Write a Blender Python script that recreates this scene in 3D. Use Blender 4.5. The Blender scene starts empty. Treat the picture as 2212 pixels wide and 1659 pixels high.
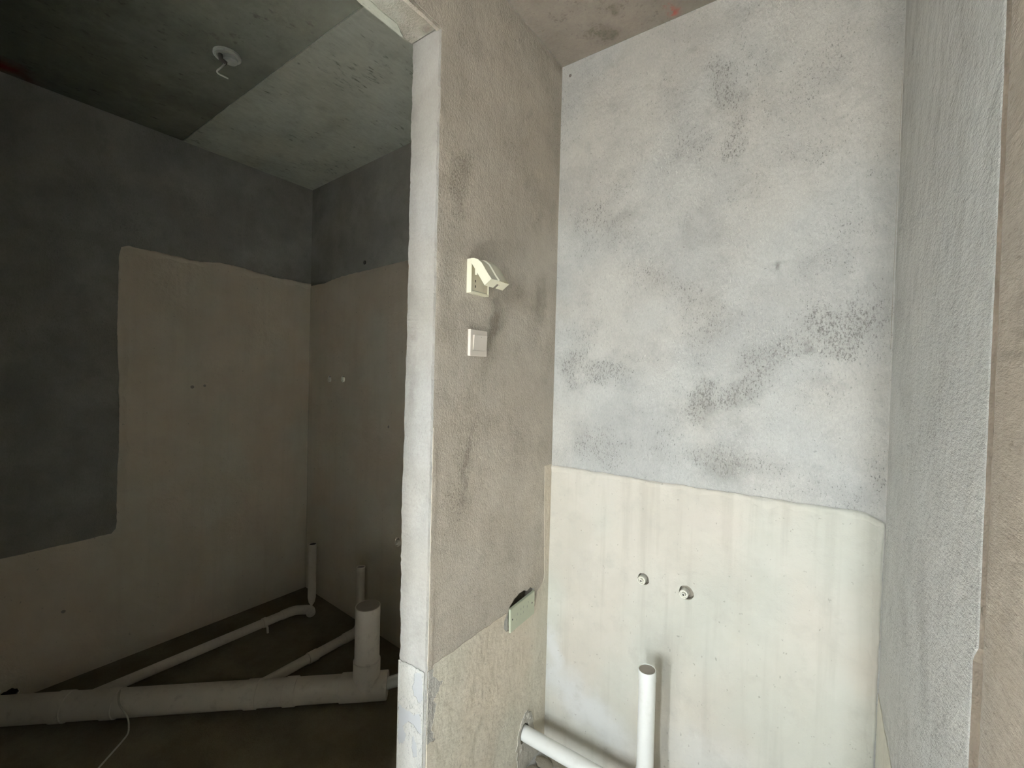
import bpy, bmesh, math, random
from mathutils import Vector, Matrix, noise as mnoise
from mathutils.geometry import tessellate_polygon

scene = bpy.context.scene
COL = scene.collection

# ---------------------------------------------------------------- camera
cam_data = bpy.data.cameras.new('camera')
cam_data.sensor_fit = 'HORIZONTAL'
cam_data.sensor_width = 36.0
cam_data.lens = 15.508
cam_data.clip_start = 0.02
cam = bpy.data.objects.new('camera', cam_data)
COL.objects.link(cam)
r_ = Vector((0.815375, 0.57836493, 0.02564387))
u_ = Vector((-0.0307548, -0.00095967, 0.9995265))
f_ = Vector((-0.57811569, 0.81577759, -0.017005))
cam.matrix_world = Matrix(((r_.x, u_.x, -f_.x, 0.0), (r_.y, u_.y, -f_.y, 0.0), (r_.z, u_.z, -f_.z, 1.5), (0, 0, 0, 1)))
scene.camera = cam

# ---------------------------------------------------------------- world: overcast daylight
SKY = 46.0
world = bpy.data.worlds.new('world')
scene.world = world
world.use_nodes = True
wn, wl = world.node_tree.nodes, world.node_tree.links
wn.clear()
wout = wn.new('ShaderNodeOutputWorld')
wbg = wn.new('ShaderNodeBackground')
wbg.inputs['Strength'].default_value = SKY
wtc = wn.new('ShaderNodeTexCoord')
wsep = wn.new('ShaderNodeSeparateXYZ')
wramp = wn.new('ShaderNodeValToRGB')
wramp.color_ramp.elements[0].position = 0.47
wramp.color_ramp.elements[0].color = (0.40, 0.39, 0.36, 1)
wramp.color_ramp.elements[1].position = 0.53
wramp.color_ramp.elements[1].color = (0.86, 0.95, 1.0, 1)
wmap = wn.new('ShaderNodeMapRange')
wmap.inputs['From Min'].default_value = -1.0
wmap.inputs['From Max'].default_value = 1.0
wl.new(wtc.outputs['Generated'], wsep.inputs[0])
wl.new(wsep.outputs['Z'], wmap.inputs['Value'])
wl.new(wmap.outputs[0], wramp.inputs[0])
wl.new(wramp.outputs[0], wbg.inputs['Color'])
wl.new(wbg.outputs[0], wout.inputs[0])

# window openings of the hall (x0, x1, z0, z1) in the wall at Y_WIN; each has a light portal
Y_WIN = -3.0
WINS = [(-0.75, -0.48, 0.95, 2.45), (0.16, 0.43, 0.95, 2.45)]
for i, (x0, x1, z0, z1) in enumerate(WINS):
    ld = bpy.data.lights.new('daylight_portal', 'AREA')
    ld.shape = 'RECTANGLE'
    ld.size = x1 - x0
    ld.size_y = z1 - z0
    ld.cycles.is_portal = True
    lo = bpy.data.objects.new('daylight_portal', ld)
    lo.location = ((x0 + x1) / 2, Y_WIN - 0.16, (z0 + z1) / 2)
    lo.rotation_euler = (math.radians(90), 0, 0)     # emits towards +Y (into the hall)
    COL.objects.link(lo)

# low morning sun: through the windows it lays two patches on the hall floor
sun_data = bpy.data.lights.new('sun', 'SUN')
sun_data.energy = 2050.0
sun_data.angle = math.radians(0.53)
sun_data.color = (0.96, 0.98, 1.0)
sun = bpy.data.objects.new('sun', sun_data)
sun.rotation_euler = Vector((-0.03, 0.785, -0.62)).to_track_quat('-Z', 'Y').to_euler()
sun.location = (0.5, -6.0, 6.0)
COL.objects.link(sun)

scene.view_settings.view_transform = 'Standard'
scene.view_settings.look = 'None'
scene.view_settings.gamma = 1.0
scene.view_settings.use_curve_mapping = False
scene.view_settings.exposure = 1.26
scene.cycles.max_bounces = 8
scene.cycles.diffuse_bounces = 7

# ---------------------------------------------------------------- plan of the place (metres, floor z = 0)
XP = -0.894      # partition face towards the alcove
XPL = -1.009     # partition face towards the wet room
YE = 0.878       # end (jamb) of the partition
YW = 1.5545      # back wall of the alcove
XR = 0.1453      # right wall of the alcove
YR = 0.672       # end face of the right wall
ZC = 2.74        # ceiling
ZJ = 2.457       # underside of the beam over the doorway
XL = -2.903      # left wall of the wet room
YL, TL = 1.675, -0.0579   # wet room back wall: y = YL + TL*(x-XL)
YD = 0.02        # near jamb of the doorway
Y_FRONT = -0.65  # front wall of the wet room
X_HALL = 2.1     # far wall of the hall


def yback(x):
    return YL + TL * (x - XL)


# ---------------------------------------------------------------- node helper
class N:
    def __init__(self, name):
        self.m = bpy.data.materials.new(name)
        self.m.use_nodes = True
        self.t = self.m.node_tree
        self.t.nodes.clear()
        self.out = self.t.nodes.new('ShaderNodeOutputMaterial')
        self.b = self.t.nodes.new('ShaderNodeBsdfPrincipled')
        self.t.links.new(self.b.outputs[0], self.out.inputs[0])
        self.P = self.t.nodes.new('ShaderNodeNewGeometry').outputs['Position']

    def put(self, sock, v):
        if hasattr(v, 'is_output'):
            self.t.links.new(v, sock)
        else:
            if sock.type == 'RGBA' and len(v) == 3:
                v = tuple(v) + (1.0,)
            sock.default_value = v

    def math(self, op, a, b=0.0, clamp=False):
        n = self.t.nodes.new('ShaderNodeMath')
        n.operation = op
        n.use_clamp = clamp
        self.put(n.inputs[0], a)
        self.put(n.inputs[1], b)
        return n.outputs[0]

    def vmath(self, op, a, b=(0, 0, 0)):
        n = self.t.nodes.new('ShaderNodeVectorMath')
        n.operation = op
        self.put(n.inputs[0], a)
        if op == 'SCALE':
            n.inputs['Scale'].default_value = b
        else:
            self.put(n.inputs[1], b)
        return n.outputs['Value'] if op in ('DOT_PRODUCT', 'LENGTH', 'DISTANCE') else n.outputs[0]

    def noise(self, scale, detail=4.0, rough=0.55, stretch=None, dist=0.0, color=False, vec=None):
        v = vec if vec is not None else self.P
        if stretch:
            v = self.vmath('MULTIPLY', v, stretch)
        n = self.t.nodes.new('ShaderNodeTexNoise')
        n.inputs['Scale'].default_value = scale
        n.inputs['Detail'].default_value = detail
        n.inputs['Roughness'].default_value = rough
        n.inputs['Distortion'].default_value = dist
        self.put(n.inputs['Vector'], v)
        return n.outputs['Color'] if color else n.outputs[0]

    def voronoi(self, scale, stretch=None, feature='F1', rnd=1.0):
        v = self.P
        if stretch:
            v = self.vmath('MULTIPLY', v, stretch)
        n = self.t.nodes.new('ShaderNodeTexVoronoi')
        n.feature = feature
        n.inputs['Scale'].default_value = scale
        n.inputs['Randomness'].default_value = rnd
        self.put(n.inputs['Vector'], v)
        return n.outputs['Distance']

    def step(self, v, lo, hi, a=0.0, b=1.0, smooth=True):
        n = self.t.nodes.new('ShaderNodeMapRange')
        n.interpolation_type = 'SMOOTHSTEP' if smooth else 'LINEAR'
        n.clamp = True
        self.put(n.inputs['Value'], v)
        self.put(n.inputs['From Min'], lo)
        self.put(n.inputs['From Max'], hi)
        n.inputs['To Min'].default_value = a
        n.inputs['To Max'].default_value = b
        return n.outputs[0]

    def mix(self, fac, a, b, mode='MIX'):
        n = self.t.nodes.new('ShaderNodeMix')
        n.data_type = 'RGBA'
        n.blend_type = mode
        self.put(n.inputs[0], fac)
        self.put(n.inputs[6], a)
        self.put(n.inputs[7], b)
        return n.outputs[2]

    def blob(self, c, ax1, r1, ax2, r2, warp, soft=0.9):
        """soft-edged stain: 1 in the middle, 0 outside, at world point c"""
        d = self.vmath('SUBTRACT', warp, c)
        u = self.math('DIVIDE', self.vmath('DOT_PRODUCT', d, ax1), r1)
        v = self.math('DIVIDE', self.vmath('DOT_PRODUCT', d, ax2), r2)
        q = self.math('SQRT', self.math('ADD', self.math('MULTIPLY', u, u), self.math('MULTIPLY', v, v)))
        return self.step(q, 1.0 - soft, 1.0, 1.0, 0.0)

    def bump(self, h, strength, dist, prev=None):
        n = self.t.nodes.new('ShaderNodeBump')
        n.inputs['Strength'].default_value = strength
        n.inputs['Distance'].default_value = dist
        self.put(n.inputs['Height'], h)
        if prev is not None:
            self.t.links.new(prev, n.inputs['Normal'])
        return n.outputs[0]

    def matte(self, color, normal=None):
        self.t.nodes.remove(self.b)
        d = self.t.nodes.new('ShaderNodeBsdfDiffuse')
        d.inputs['Roughness'].default_value = 0.3
        self.put(d.inputs['Color'], color)
        self.t.links.new(d.outputs[0], self.out.inputs[0])
        if normal is not None:
            self.t.links.new(normal, d.inputs['Normal'])
        return self.m

    def done(self, color, rough=0.9, normal=None, spec=0.25):
        self.put(self.b.inputs['Base Color'], color)
        self.put(self.b.inputs['Roughness'], rough)
        self.b.inputs['Specular IOR Level'].default_value = spec
        if normal is not None:
            self.t.links.new(normal, self.b.inputs['Normal'])
        return self.m


def ang_axes(plane, deg):
    """two unit axes in a wall plane ('xz' or 'yz'), turned by deg"""
    a = math.radians(deg)
    c, s = math.cos(a), math.sin(a)
    if plane == 'xz':
        return (c, 0, s), (-s, 0, c)
    if plane == 'yz':
        return (0, c, s), (0, -s, c)
    return (c, s, 0), (-s, c, 0)


def cement(name, base, light, dark, plane='xz', stains=(), soft=(), pale=(), speck=1.0, speck_scale=190.0,
           rough_relief=1.0, tint_a=(1.03, 0.99, 0.94), tint_b=(0.96, 1.0, 1.03), grain_stretch=(1, 1, 0.55),
           mottle=(0.36, 0.66), paint=(), seedshift=(0, 0, 0), tint_amt=0.35, coat=None):
    n = N(name)
    P = n.vmath('ADD', n.P, seedshift)
    n1 = n.noise(3.1, 5, 0.6, vec=P)
    n2 = n.noise(11.0, 6, 0.62, vec=P, dist=0.3)
    col = n.mix(n.step(n1, mottle[0], mottle[1]), base, light)
    tint = n.noise(2.3, 2, 0.5, vec=n.vmath('ADD', P, (7.3, 1.1, 4.4)))
    col = n.mix(tint_amt, col, n.mix(n.step(tint, 0.4, 0.62), tint_a, tint_b), 'MULTIPLY')
    # cloudy medium mottling and vertical trowel streaks
    col = n.mix(n.step(n2, 0.50, 0.78, 0.0, 0.26), col, dark)
    st = n.noise(17.0, 4, 0.55, stretch=(1.6, 1.6, 0.12), vec=P)
    col = n.mix(n.step(st, 0.55, 0.80, 0.0, 0.30), col, light)
    # stains that have a shape of their own (trowel burn, damp)
    warp_n = n.vmath('SUBTRACT', n.noise(9.0, 4, 0.6, color=True, vec=P), (0.5, 0.5, 0.5))
    warp = n.vmath('ADD', n.P, n.vmath('SCALE', warp_n, 0.16))
    dens = n.step(n.noise(4.3, 4, 0.6, vec=n.vmath('ADD', P, (3.3, 9.1, 2.2))), 0.42, 0.72, 0.05, 0.60)
    for (c, deg, r1, r2, s) in stains:
        a1, a2 = ang_axes(plane, deg)
        dens = n.math('MAXIMUM', dens, n.math('MULTIPLY', n.blob(c, a1, r1 * 1.35, a2, r2 * 1.35, warp, 0.8), s))
    for (c, deg, r1, r2, s) in soft:
        a1, a2 = ang_axes(plane, deg)
        col = n.mix(n.math('MULTIPLY', n.blob(c, a1, r1, a2, r2, warp), s), col, dark)
    for (c, deg, r1, r2, s) in pale:
        a1, a2 = ang_axes(plane, deg)
        col = n.mix(n.math('MULTIPLY', n.blob(c, a1, r1, a2, r2, warp, 0.6), s), col, light)
    # pits and specks: more of them where the stain density is high
    g = n.noise(speck_scale, 3, 0.65, stretch=grain_stretch, vec=P)
    lo = n.math('SUBTRACT', 0.595, n.math('MULTIPLY', dens, 0.16))
    gb = n.noise(speck_scale * 1.9, 2, 0.6, stretch=grain_stretch, vec=n.vmath('ADD', P, (8.8, 3.1, 6.6)))
    g = n.math('ADD', n.math('MULTIPLY', g, 0.62), n.math('MULTIPLY', gb, 0.38))
    sp = n.step(g, lo, n.math('ADD', lo, 0.17))
    col = n.mix(n.math('MULTIPLY', sp, 0.85 * speck), col, n.mix(0.75, (0, 0, 0), dark))
    col = n.mix(n.math('MULTIPLY', dens, 0.34 * speck), col, dark)
    gr = n.noise(speck_scale * 1.15, 4, 0.7, stretch=grain_stretch, vec=n.vmath('ADD', P, (4.2, 0.7, 1.9)))
    col = n.mix(n.step(gr, 0.30, 0.72, 0.22, -0.02, smooth=False), col, dark)
    g2 = n.noise(speck_scale * 0.42, 2, 0.5, vec=n.vmath('ADD', P, (1.7, 2.9, 5.1)))
    col = n.mix(n.step(g2, 0.735, 0.80, 0.0, 0.55 * speck), col, n.mix(0.55, (0, 0, 0), dark))
    for (c, deg, r1, r2, s, pc, sc) in paint:
        a1, a2 = ang_axes(plane, deg)
        k = n.math('MULTIPLY', n.blob(c, a1, r1, a2, r2, warp, 0.75), n.step(n.noise(sc, 2, 0.5), 0.45, 0.55))
        col = n.mix(n.math('MULTIPLY', k, s), col, pc)
    h = n.noise(speck_scale * 0.7, 4, 0.75, stretch=grain_stretch, vec=P)
    h = n.math('ADD', h, n.math('MULTIPLY', n.noise(14.0, 2, 0.5, vec=P), 2.0))
    nb = n.bump(h, min(1.0, 0.55 * rough_relief), 0.004 * max(1.0, 0.55 * rough_relief))
    return n.matte(col, nb)


def coating(name, base, light, stain, pale=(), plane='xz', relief=1.0, drip=0.35, blotch=0.45):
    """brushed cream waterproofing: smooth, faint vertical brush runs, few pits"""
    n = N(name)
    n1 = n.noise(4.0, 4, 0.55)
    col = n.mix(n.step(n1, 0.38, 0.65), base, light)
    st = n.noise(15.0, 4, 0.55, stretch=(1.7, 1.7, 0.10))
    col = n.mix(n.step(st, 0.46, 0.74, 0.0, drip * 1.7), col, stain)
    tint = n.noise(3.0, 2, 0.5, stretch=(1, 1, 0.6))
    col = n.mix(0.75, col, n.mix(n.step(tint, 0.4, 0.62), (1.03, 0.985, 0.95), (0.975, 1.0, 0.985)), 'MULTIPLY')
    warp_n = n.vmath('SUBTRACT', n.noise(7.0, 4, 0.6, color=True), (0.5, 0.5, 0.5))
    warp = n.vmath('ADD', n.P, n.vmath('SCALE', warp_n, 0.16))
    for (c, deg, r1, r2, s, pc) in pale:
        a1, a2 = ang_axes(plane, deg)
        col = n.mix(n.math('MULTIPLY', n.blob(c, a1, r1, a2, r2, warp, 0.85), s), col, pc)
    g = n.noise(70.0, 2, 0.6, stretch=(1, 1, 0.8))
    sp = n.step(g, 0.69, 0.76)
    col = n.mix(n.math('MULTIPLY', sp, 0.5), col, (0.24, 0.22, 0.185))
    g = n.noise(13.0, 5, 0.65)
    col = n.mix(n.step(g, 0.50, 0.76, 0.0, blotch), col, stain)
    h = n.math('ADD', n.noise(48.0, 3, 0.6), n.math('MULTIPLY', n.noise(11.0, 2, 0.5), 2.0))
    nb = n.bump(h, min(1.0, 0.55 * relief), 0.005)
    return n.matte(col, nb)


def plastic(name, col, rough=0.4, dirt=0.15, dirt_col=(0.35, 0.32, 0.27), spec=0.4, relief=0.0):
    n = N(name)
    d = n.noise(28.0, 5, 0.65)
    c = n.mix(n.step(d, 0.50, 0.78, 0.0, dirt), col, dirt_col)
    nb = n.bump(n.noise(160.0, 3, 0.5), relief, 0.001) if relief else None
    return n.done(c, rough, nb, spec)


# ---------------------------------------------------------------- materials
M = {}
GREY_BASE, GREY_LIGHT, GREY_DARK = (0.475, 0.47, 0.442), (0.565, 0.56, 0.527), (0.165, 0.162, 0.148)
M['wall_back'] = cement('cement_back', GREY_BASE, GREY_LIGHT, GREY_DARK, 'xz',
    stains=[((-0.325, YW, 1.44), 40, 0.10, 0.07, 1.0), ((-0.215, YW, 1.48), 35, 0.17, 0.055, 0.8),
            ((-0.13, YW, 1.60), 30, 0.15, 0.055, 0.75), ((0.03, YW, 1.66), -20, 0.13, 0.10, 0.95),
            ((-0.81, YW, 1.55), 70, 0.12, 0.06, 0.8), ((-0.68, YW, 1.53), 0, 0.14, 0.06, 0.8),
            ((-0.29, YW, 2.46), -60, 0.15, 0.06, 0.75), ((-0.255, YW, 2.26), 80, 0.11, 0.04, 0.75),
            ((-0.26, YW, 1.25), 0, 0.20, 0.06, 0.7), ((-0.70, YW, 1.24), 0, 0.16, 0.08, 0.6), ((-0.05, YW, 2.40), 60, 0.16, 0.09, 0.45)],
    soft=[((-0.61, YW, 2.09), 20, 0.13, 0.06, 0.35), ((-0.34, YW, 1.98), -10, 0.10, 0.07, 0.25),
          ((-0.139, YW, 1.835), 80, 0.04, 0.015, 0.7), ((-0.044, YW, 1.615), 0, 0.022, 0.022, 0.6),
          ((-0.26, YW, 1.22), 20, 0.12, 0.07, 0.35), ((-0.30, YW, 1.40), 60, 0.07, 0.05, 0.35)],
    rough_relief=2.0, pale=[((-0.21, YW, 2.11), 0, 0.022, 0.022, 0.8), ((-0.45, YW, 2.12), 60, 0.20, 0.14, 0.7),
          ((-0.53, YW, 1.73), 20, 0.14, 0.08, 0.6), ((0.07, YW, 1.86), 80, 0.14, 0.05, 0.6), ((-0.10, YW, 2.2), 90, 0.25, 0.08, 0.4)])
M['partition'] = cement('cement_partition', (0.53, 0.485, 0.415), (0.62, 0.57, 0.495), (0.22, 0.195, 0.16), 'yz',
    stains=[((XP, 0.965, 2.06), 70, 0.16, 0.05, 0.9), ((XP, 0.93, 1.80), 80, 0.20, 0.05, 0.55),
            ((XP, 1.25, 1.76), 50, 0.15, 0.05, 0.55), ((XP, 1.41, 1.72), 75, 0.18, 0.06, 0.55), ((XP, 1.00, 1.18), 80, 0.28, 0.06, 0.7),
            ((XP, 1.34, 1.35), 70, 0.25, 0.10, 0.4), ((XP, 1.13, 1.60), 75, 0.2, 0.06, 0.6)],
    soft=[((XP, 1.165, 1.68), 62, 0.11, 0.045, 0.75), ((XP, 1.02, 1.22), 78, 0.20, 0.02, 0.5), ((XP, 1.44, 1.78), 80, 0.12, 0.05, 0.35)],
    pale=[((XP, 1.38, 0.80), 80, 0.16, 0.07, 0.6), ((XP, 1.15, 2.30), 60, 0.3, 0.15, 0.25)],
    rough_relief=1.7, speck=1.0, tint_a=(1.03, 0.985, 0.93), tint_b=(1.0, 1.0, 0.985), seedshift=(3, 5, 1), grain_stretch=(1, 1.1, 0.75))
M['jamb'] = cement('cement_jamb', (0.365, 0.353, 0.325), (0.42, 0.408, 0.38), (0.19, 0.18, 0.16), 'xz',
    soft=[((-0.98, YE, 1.45), 80, 0.14, 0.03, 0.4), ((-0.97, YE, 1.62), 60, 0.05, 0.03, 0.5)], speck=0.35, rough_relief=0.8, seedshift=(9, 2, 4), mottle=(0.4, 0.6))
M['right'] = cement('cement_right', (0.68, 0.68, 0.65), (0.74, 0.74, 0.71), (0.34, 0.34, 0.32), 'yz',
    soft=[((XR, 1.0, 1.1), 70, 0.2, 0.08, 0.3)], speck=0.7, rough_relief=2.4, seedshift=(1, 8, 3), tint_a=(1.0, 0.985, 0.97), tint_b=(0.97, 1.0, 1.0),
    grain_stretch=(1, 0.45, 1.0))
M['tan'] = cement('cement_tan', (0.38, 0.34, 0.288), (0.43, 0.39, 0.335), (0.16, 0.14, 0.112), 'yz', speck=0.8, grain_stretch=(1, 0.3, 1), rough_relief=1.2, seedshift=(4, 4, 8), speck_scale=140.0)
M['raw'] = cement('raw_mortar', (0.095, 0.08, 0.063), (0.13, 0.112, 0.09), (0.045, 0.038, 0.028), 'xz', speck=1.0, rough_relief=2.0, speck_scale=60.0)
M['mortar'] = cement('mortar_patch', (0.58, 0.545, 0.48), (0.68, 0.645, 0.58), (0.30, 0.27, 0.225), 'yz', speck=0.7, rough_relief=2.5, speck_scale=70.0, seedshift=(2, 6, 6))
M['cavity'] = cement('cavity_mortar', (0.30, 0.265, 0.215), (0.38, 0.34, 0.28), (0.15, 0.13, 0.10), 'xz', rough_relief=2.0, speck_scale=60.0)
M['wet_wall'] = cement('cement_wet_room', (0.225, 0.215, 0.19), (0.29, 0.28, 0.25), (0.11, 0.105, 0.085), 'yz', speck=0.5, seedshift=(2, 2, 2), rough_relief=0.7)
M['hall'] = cement('cement_hall', (0.66, 0.65, 0.63), (0.74, 0.73, 0.71), (0.45, 0.44, 0.42), 'xz', speck=0.5)
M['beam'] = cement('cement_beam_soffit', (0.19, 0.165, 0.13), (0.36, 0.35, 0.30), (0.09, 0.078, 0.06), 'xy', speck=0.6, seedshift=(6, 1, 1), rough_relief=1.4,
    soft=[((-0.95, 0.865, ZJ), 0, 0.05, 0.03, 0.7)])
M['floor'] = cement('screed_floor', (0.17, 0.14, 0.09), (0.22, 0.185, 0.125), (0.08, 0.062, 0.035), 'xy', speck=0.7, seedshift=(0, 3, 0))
M['hall_floor'] = cement('screed_hall', (0.46, 0.45, 0.425), (0.54, 0.53, 0.50), (0.20, 0.19, 0.17), 'xy', speck=0.7, seedshift=(0, 3, 0))
M['rubble'] = cement('rubble_mortar', (0.30, 0.265, 0.21), (0.40, 0.36, 0.29), (0.14, 0.12, 0.09), 'xy', speck=0.7)
RED = (0.085, 0.012, 0.009)
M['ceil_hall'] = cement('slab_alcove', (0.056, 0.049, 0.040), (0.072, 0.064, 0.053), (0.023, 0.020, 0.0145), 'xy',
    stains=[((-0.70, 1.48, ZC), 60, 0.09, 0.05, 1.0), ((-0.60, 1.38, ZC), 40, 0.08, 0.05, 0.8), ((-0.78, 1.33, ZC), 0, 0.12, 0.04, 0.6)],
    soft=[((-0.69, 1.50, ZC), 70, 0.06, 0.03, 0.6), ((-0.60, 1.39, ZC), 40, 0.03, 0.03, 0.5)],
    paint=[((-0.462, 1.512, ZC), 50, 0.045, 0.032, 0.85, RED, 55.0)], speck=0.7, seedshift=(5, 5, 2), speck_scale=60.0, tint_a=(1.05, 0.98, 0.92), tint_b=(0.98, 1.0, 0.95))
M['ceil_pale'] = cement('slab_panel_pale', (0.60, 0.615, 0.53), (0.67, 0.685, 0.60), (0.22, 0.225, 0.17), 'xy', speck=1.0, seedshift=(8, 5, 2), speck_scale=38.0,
    grain_stretch=(1.6, 0.5, 1), mottle=(0.35, 0.6), rough_relief=0.7)
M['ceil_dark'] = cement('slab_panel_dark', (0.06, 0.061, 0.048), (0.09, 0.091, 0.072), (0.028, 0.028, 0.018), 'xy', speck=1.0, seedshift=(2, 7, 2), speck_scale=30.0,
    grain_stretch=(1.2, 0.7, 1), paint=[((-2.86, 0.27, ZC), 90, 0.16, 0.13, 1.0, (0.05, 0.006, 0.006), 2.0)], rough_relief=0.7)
CREAM, CREAM_L, CREAM_S = (0.515, 0.502, 0.447), (0.565, 0.55, 0.495), (0.44, 0.426, 0.375)
M['coat_back'] = coating('coating_back', CREAM, CREAM_L, CREAM_S, pale=[((-0.72, YW, 0.24), -25, 0.34, 0.13, 0.85, (0.61, 0.612, 0.597)), ((-0.86, YW, 0.40), 90, 0.16, 0.06, 0.8, (0.61, 0.612, 0.597)),
    ((-0.25, YW, 0.25), 0, 0.25, 0.16, 0.6, (0.56, 0.562, 0.533)), ((-0.10, YW, 0.55), 90, 0.22, 0.18, 0.35, (0.485, 0.485, 0.42)), ((-0.30, YW, 1.05), 0, 0.15, 0.06, 0.3, (0.54, 0.495, 0.445))])
M['coat_part'] = coating('coating_partition', (0.66, 0.61, 0.515), (0.72, 0.665, 0.565), (0.59, 0.54, 0.45), relief=1.3, plane='yz', drip=0.12, blotch=0.2)
M['coat_right'] = coating('coating_right', (0.62, 0.61, 0.53), (0.66, 0.65, 0.57), (0.55, 0.53, 0.46), plane='yz')
M['coat_wet'] = coating('coating_wet_room', (0.67, 0.60, 0.50), (0.71, 0.65, 0.555), (0.59, 0.525, 0.43), plane='yz', drip=0.15, blotch=0.25)
M['coat_jamb'] = cement('coating_jamb', (0.54, 0.532, 0.49), (0.60, 0.59, 0.55), (0.22, 0.215, 0.195), 'xz', speck=0.9, rough_relief=2.5, speck_scale=130.0, mottle=(0.4, 0.6))
M['gypsum'] = plastic('grey_putty', (0.40, 0.405, 0.41), 0.8, 0.25, (0.36, 0.36, 0.36), 0.2, 0.3)
M['putty'] = cement('jamb_putty', (0.50, 0.48, 0.44), (0.57, 0.55, 0.50), (0.25, 0.235, 0.205), 'yz', speck=0.9, rough_relief=2.5, speck_scale=110.0)
M['pvc'] = plastic('pvc_white', (0.82, 0.82, 0.78), 0.38, 0.20, (0.55, 0.52, 0.46), 0.45)
M['pvc_dirty'] = plastic('pvc_dusty', (0.70, 0.635, 0.54), 0.55, 0.45, (0.40, 0.35, 0.28), 0.35)
M['plug'] = plastic('pipe_plug', (0.33, 0.29, 0.245), 0.6, 0.25, (0.18, 0.155, 0.12))
M['dark'] = plastic('dark_inside', (0.035, 0.03, 0.025), 0.8, 0.2, (0.02, 0.02, 0.02))
M['cover'] = plastic('ivory_plastic', (0.86, 0.83, 0.66), 0.32, 0.12, (0.66, 0.60, 0.40), 0.5)
M['ivory'] = plastic('ivory_face', (0.66, 0.61, 0.47), 0.35, 0.15, (0.45, 0.39, 0.27), 0.5)
M['switch'] = plastic('switch_plastic', (0.80, 0.73, 0.65), 0.30, 0.06, (0.60, 0.52, 0.45), 0.5)
M['film'] = plastic('green_film', (0.53, 0.56, 0.42), 0.38, 0.25, (0.42, 0.44, 0.36), 0.5)
M['mark'] = plastic('grey_mark', (0.36, 0.38, 0.30), 0.6, 0.2, (0.28, 0.29, 0.25))
M['screw'] = plastic('screw_metal', (0.10, 0.10, 0.09), 0.5, 0.2, (0.05, 0.05, 0.05))
M['fitting'] = plastic('outlet_plug', (0.74, 0.72, 0.63), 0.6, 0.25, (0.60, 0.57, 0.49))
M['rose'] = plastic('ceiling_box_white', (0.62, 0.63, 0.58), 0.5, 0.3, (0.40, 0.40, 0.35))
M['cord'] = plastic('cord_pale', (0.55, 0.51, 0.42), 0.6, 0.2, (0.40, 0.36, 0.28))
M['frame'] = plastic('window_frame', (0.55, 0.56, 0.57), 0.4, 0.1)


# ---------------------------------------------------------------- mesh helpers
def link(name, verts, faces, mat, parent=None, smooth=False, autosmooth=None):
    me = bpy.data.meshes.new(name)
    me.from_pydata([tuple(v) for v in verts], [], faces)
    bm = bmesh.new()
    bm.from_mesh(me)
    bmesh.ops.remove_doubles(bm, verts=bm.verts, dist=1e-6)
    bmesh.ops.recalc_face_normals(bm, faces=bm.faces)
    if autosmooth is not None:
        lim = math.radians(autosmooth)
        for f in bm.faces:
            f.smooth = True
        for e in bm.edges:
            if len(e.link_faces) == 2 and e.calc_face_angle(0) > lim:
                e.smooth = False
    elif smooth:
        for f in bm.faces:
            f.smooth = True
    bm.to_mesh(me)
    bm.free()
    me.materials.append(mat)
    o = bpy.data.objects.new(name, me)
    COL.objects.link(o)
    if parent is not None:
        o.parent = parent
    return o


def tag(o, label, cat, group=None):
    o['label'] = label
    o['category'] = cat
    if group:
        o['group'] = group
    return o


def struct(o, label=None):
    o['kind'] = 'structure'
    if label:
        o['label'] = label
    return o


def empty(name, loc):
    o = bpy.data.objects.new(name, None)
    o.location = loc
    o.empty_display_size = 0.05
    COL.objects.link(o)
    return o


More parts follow.
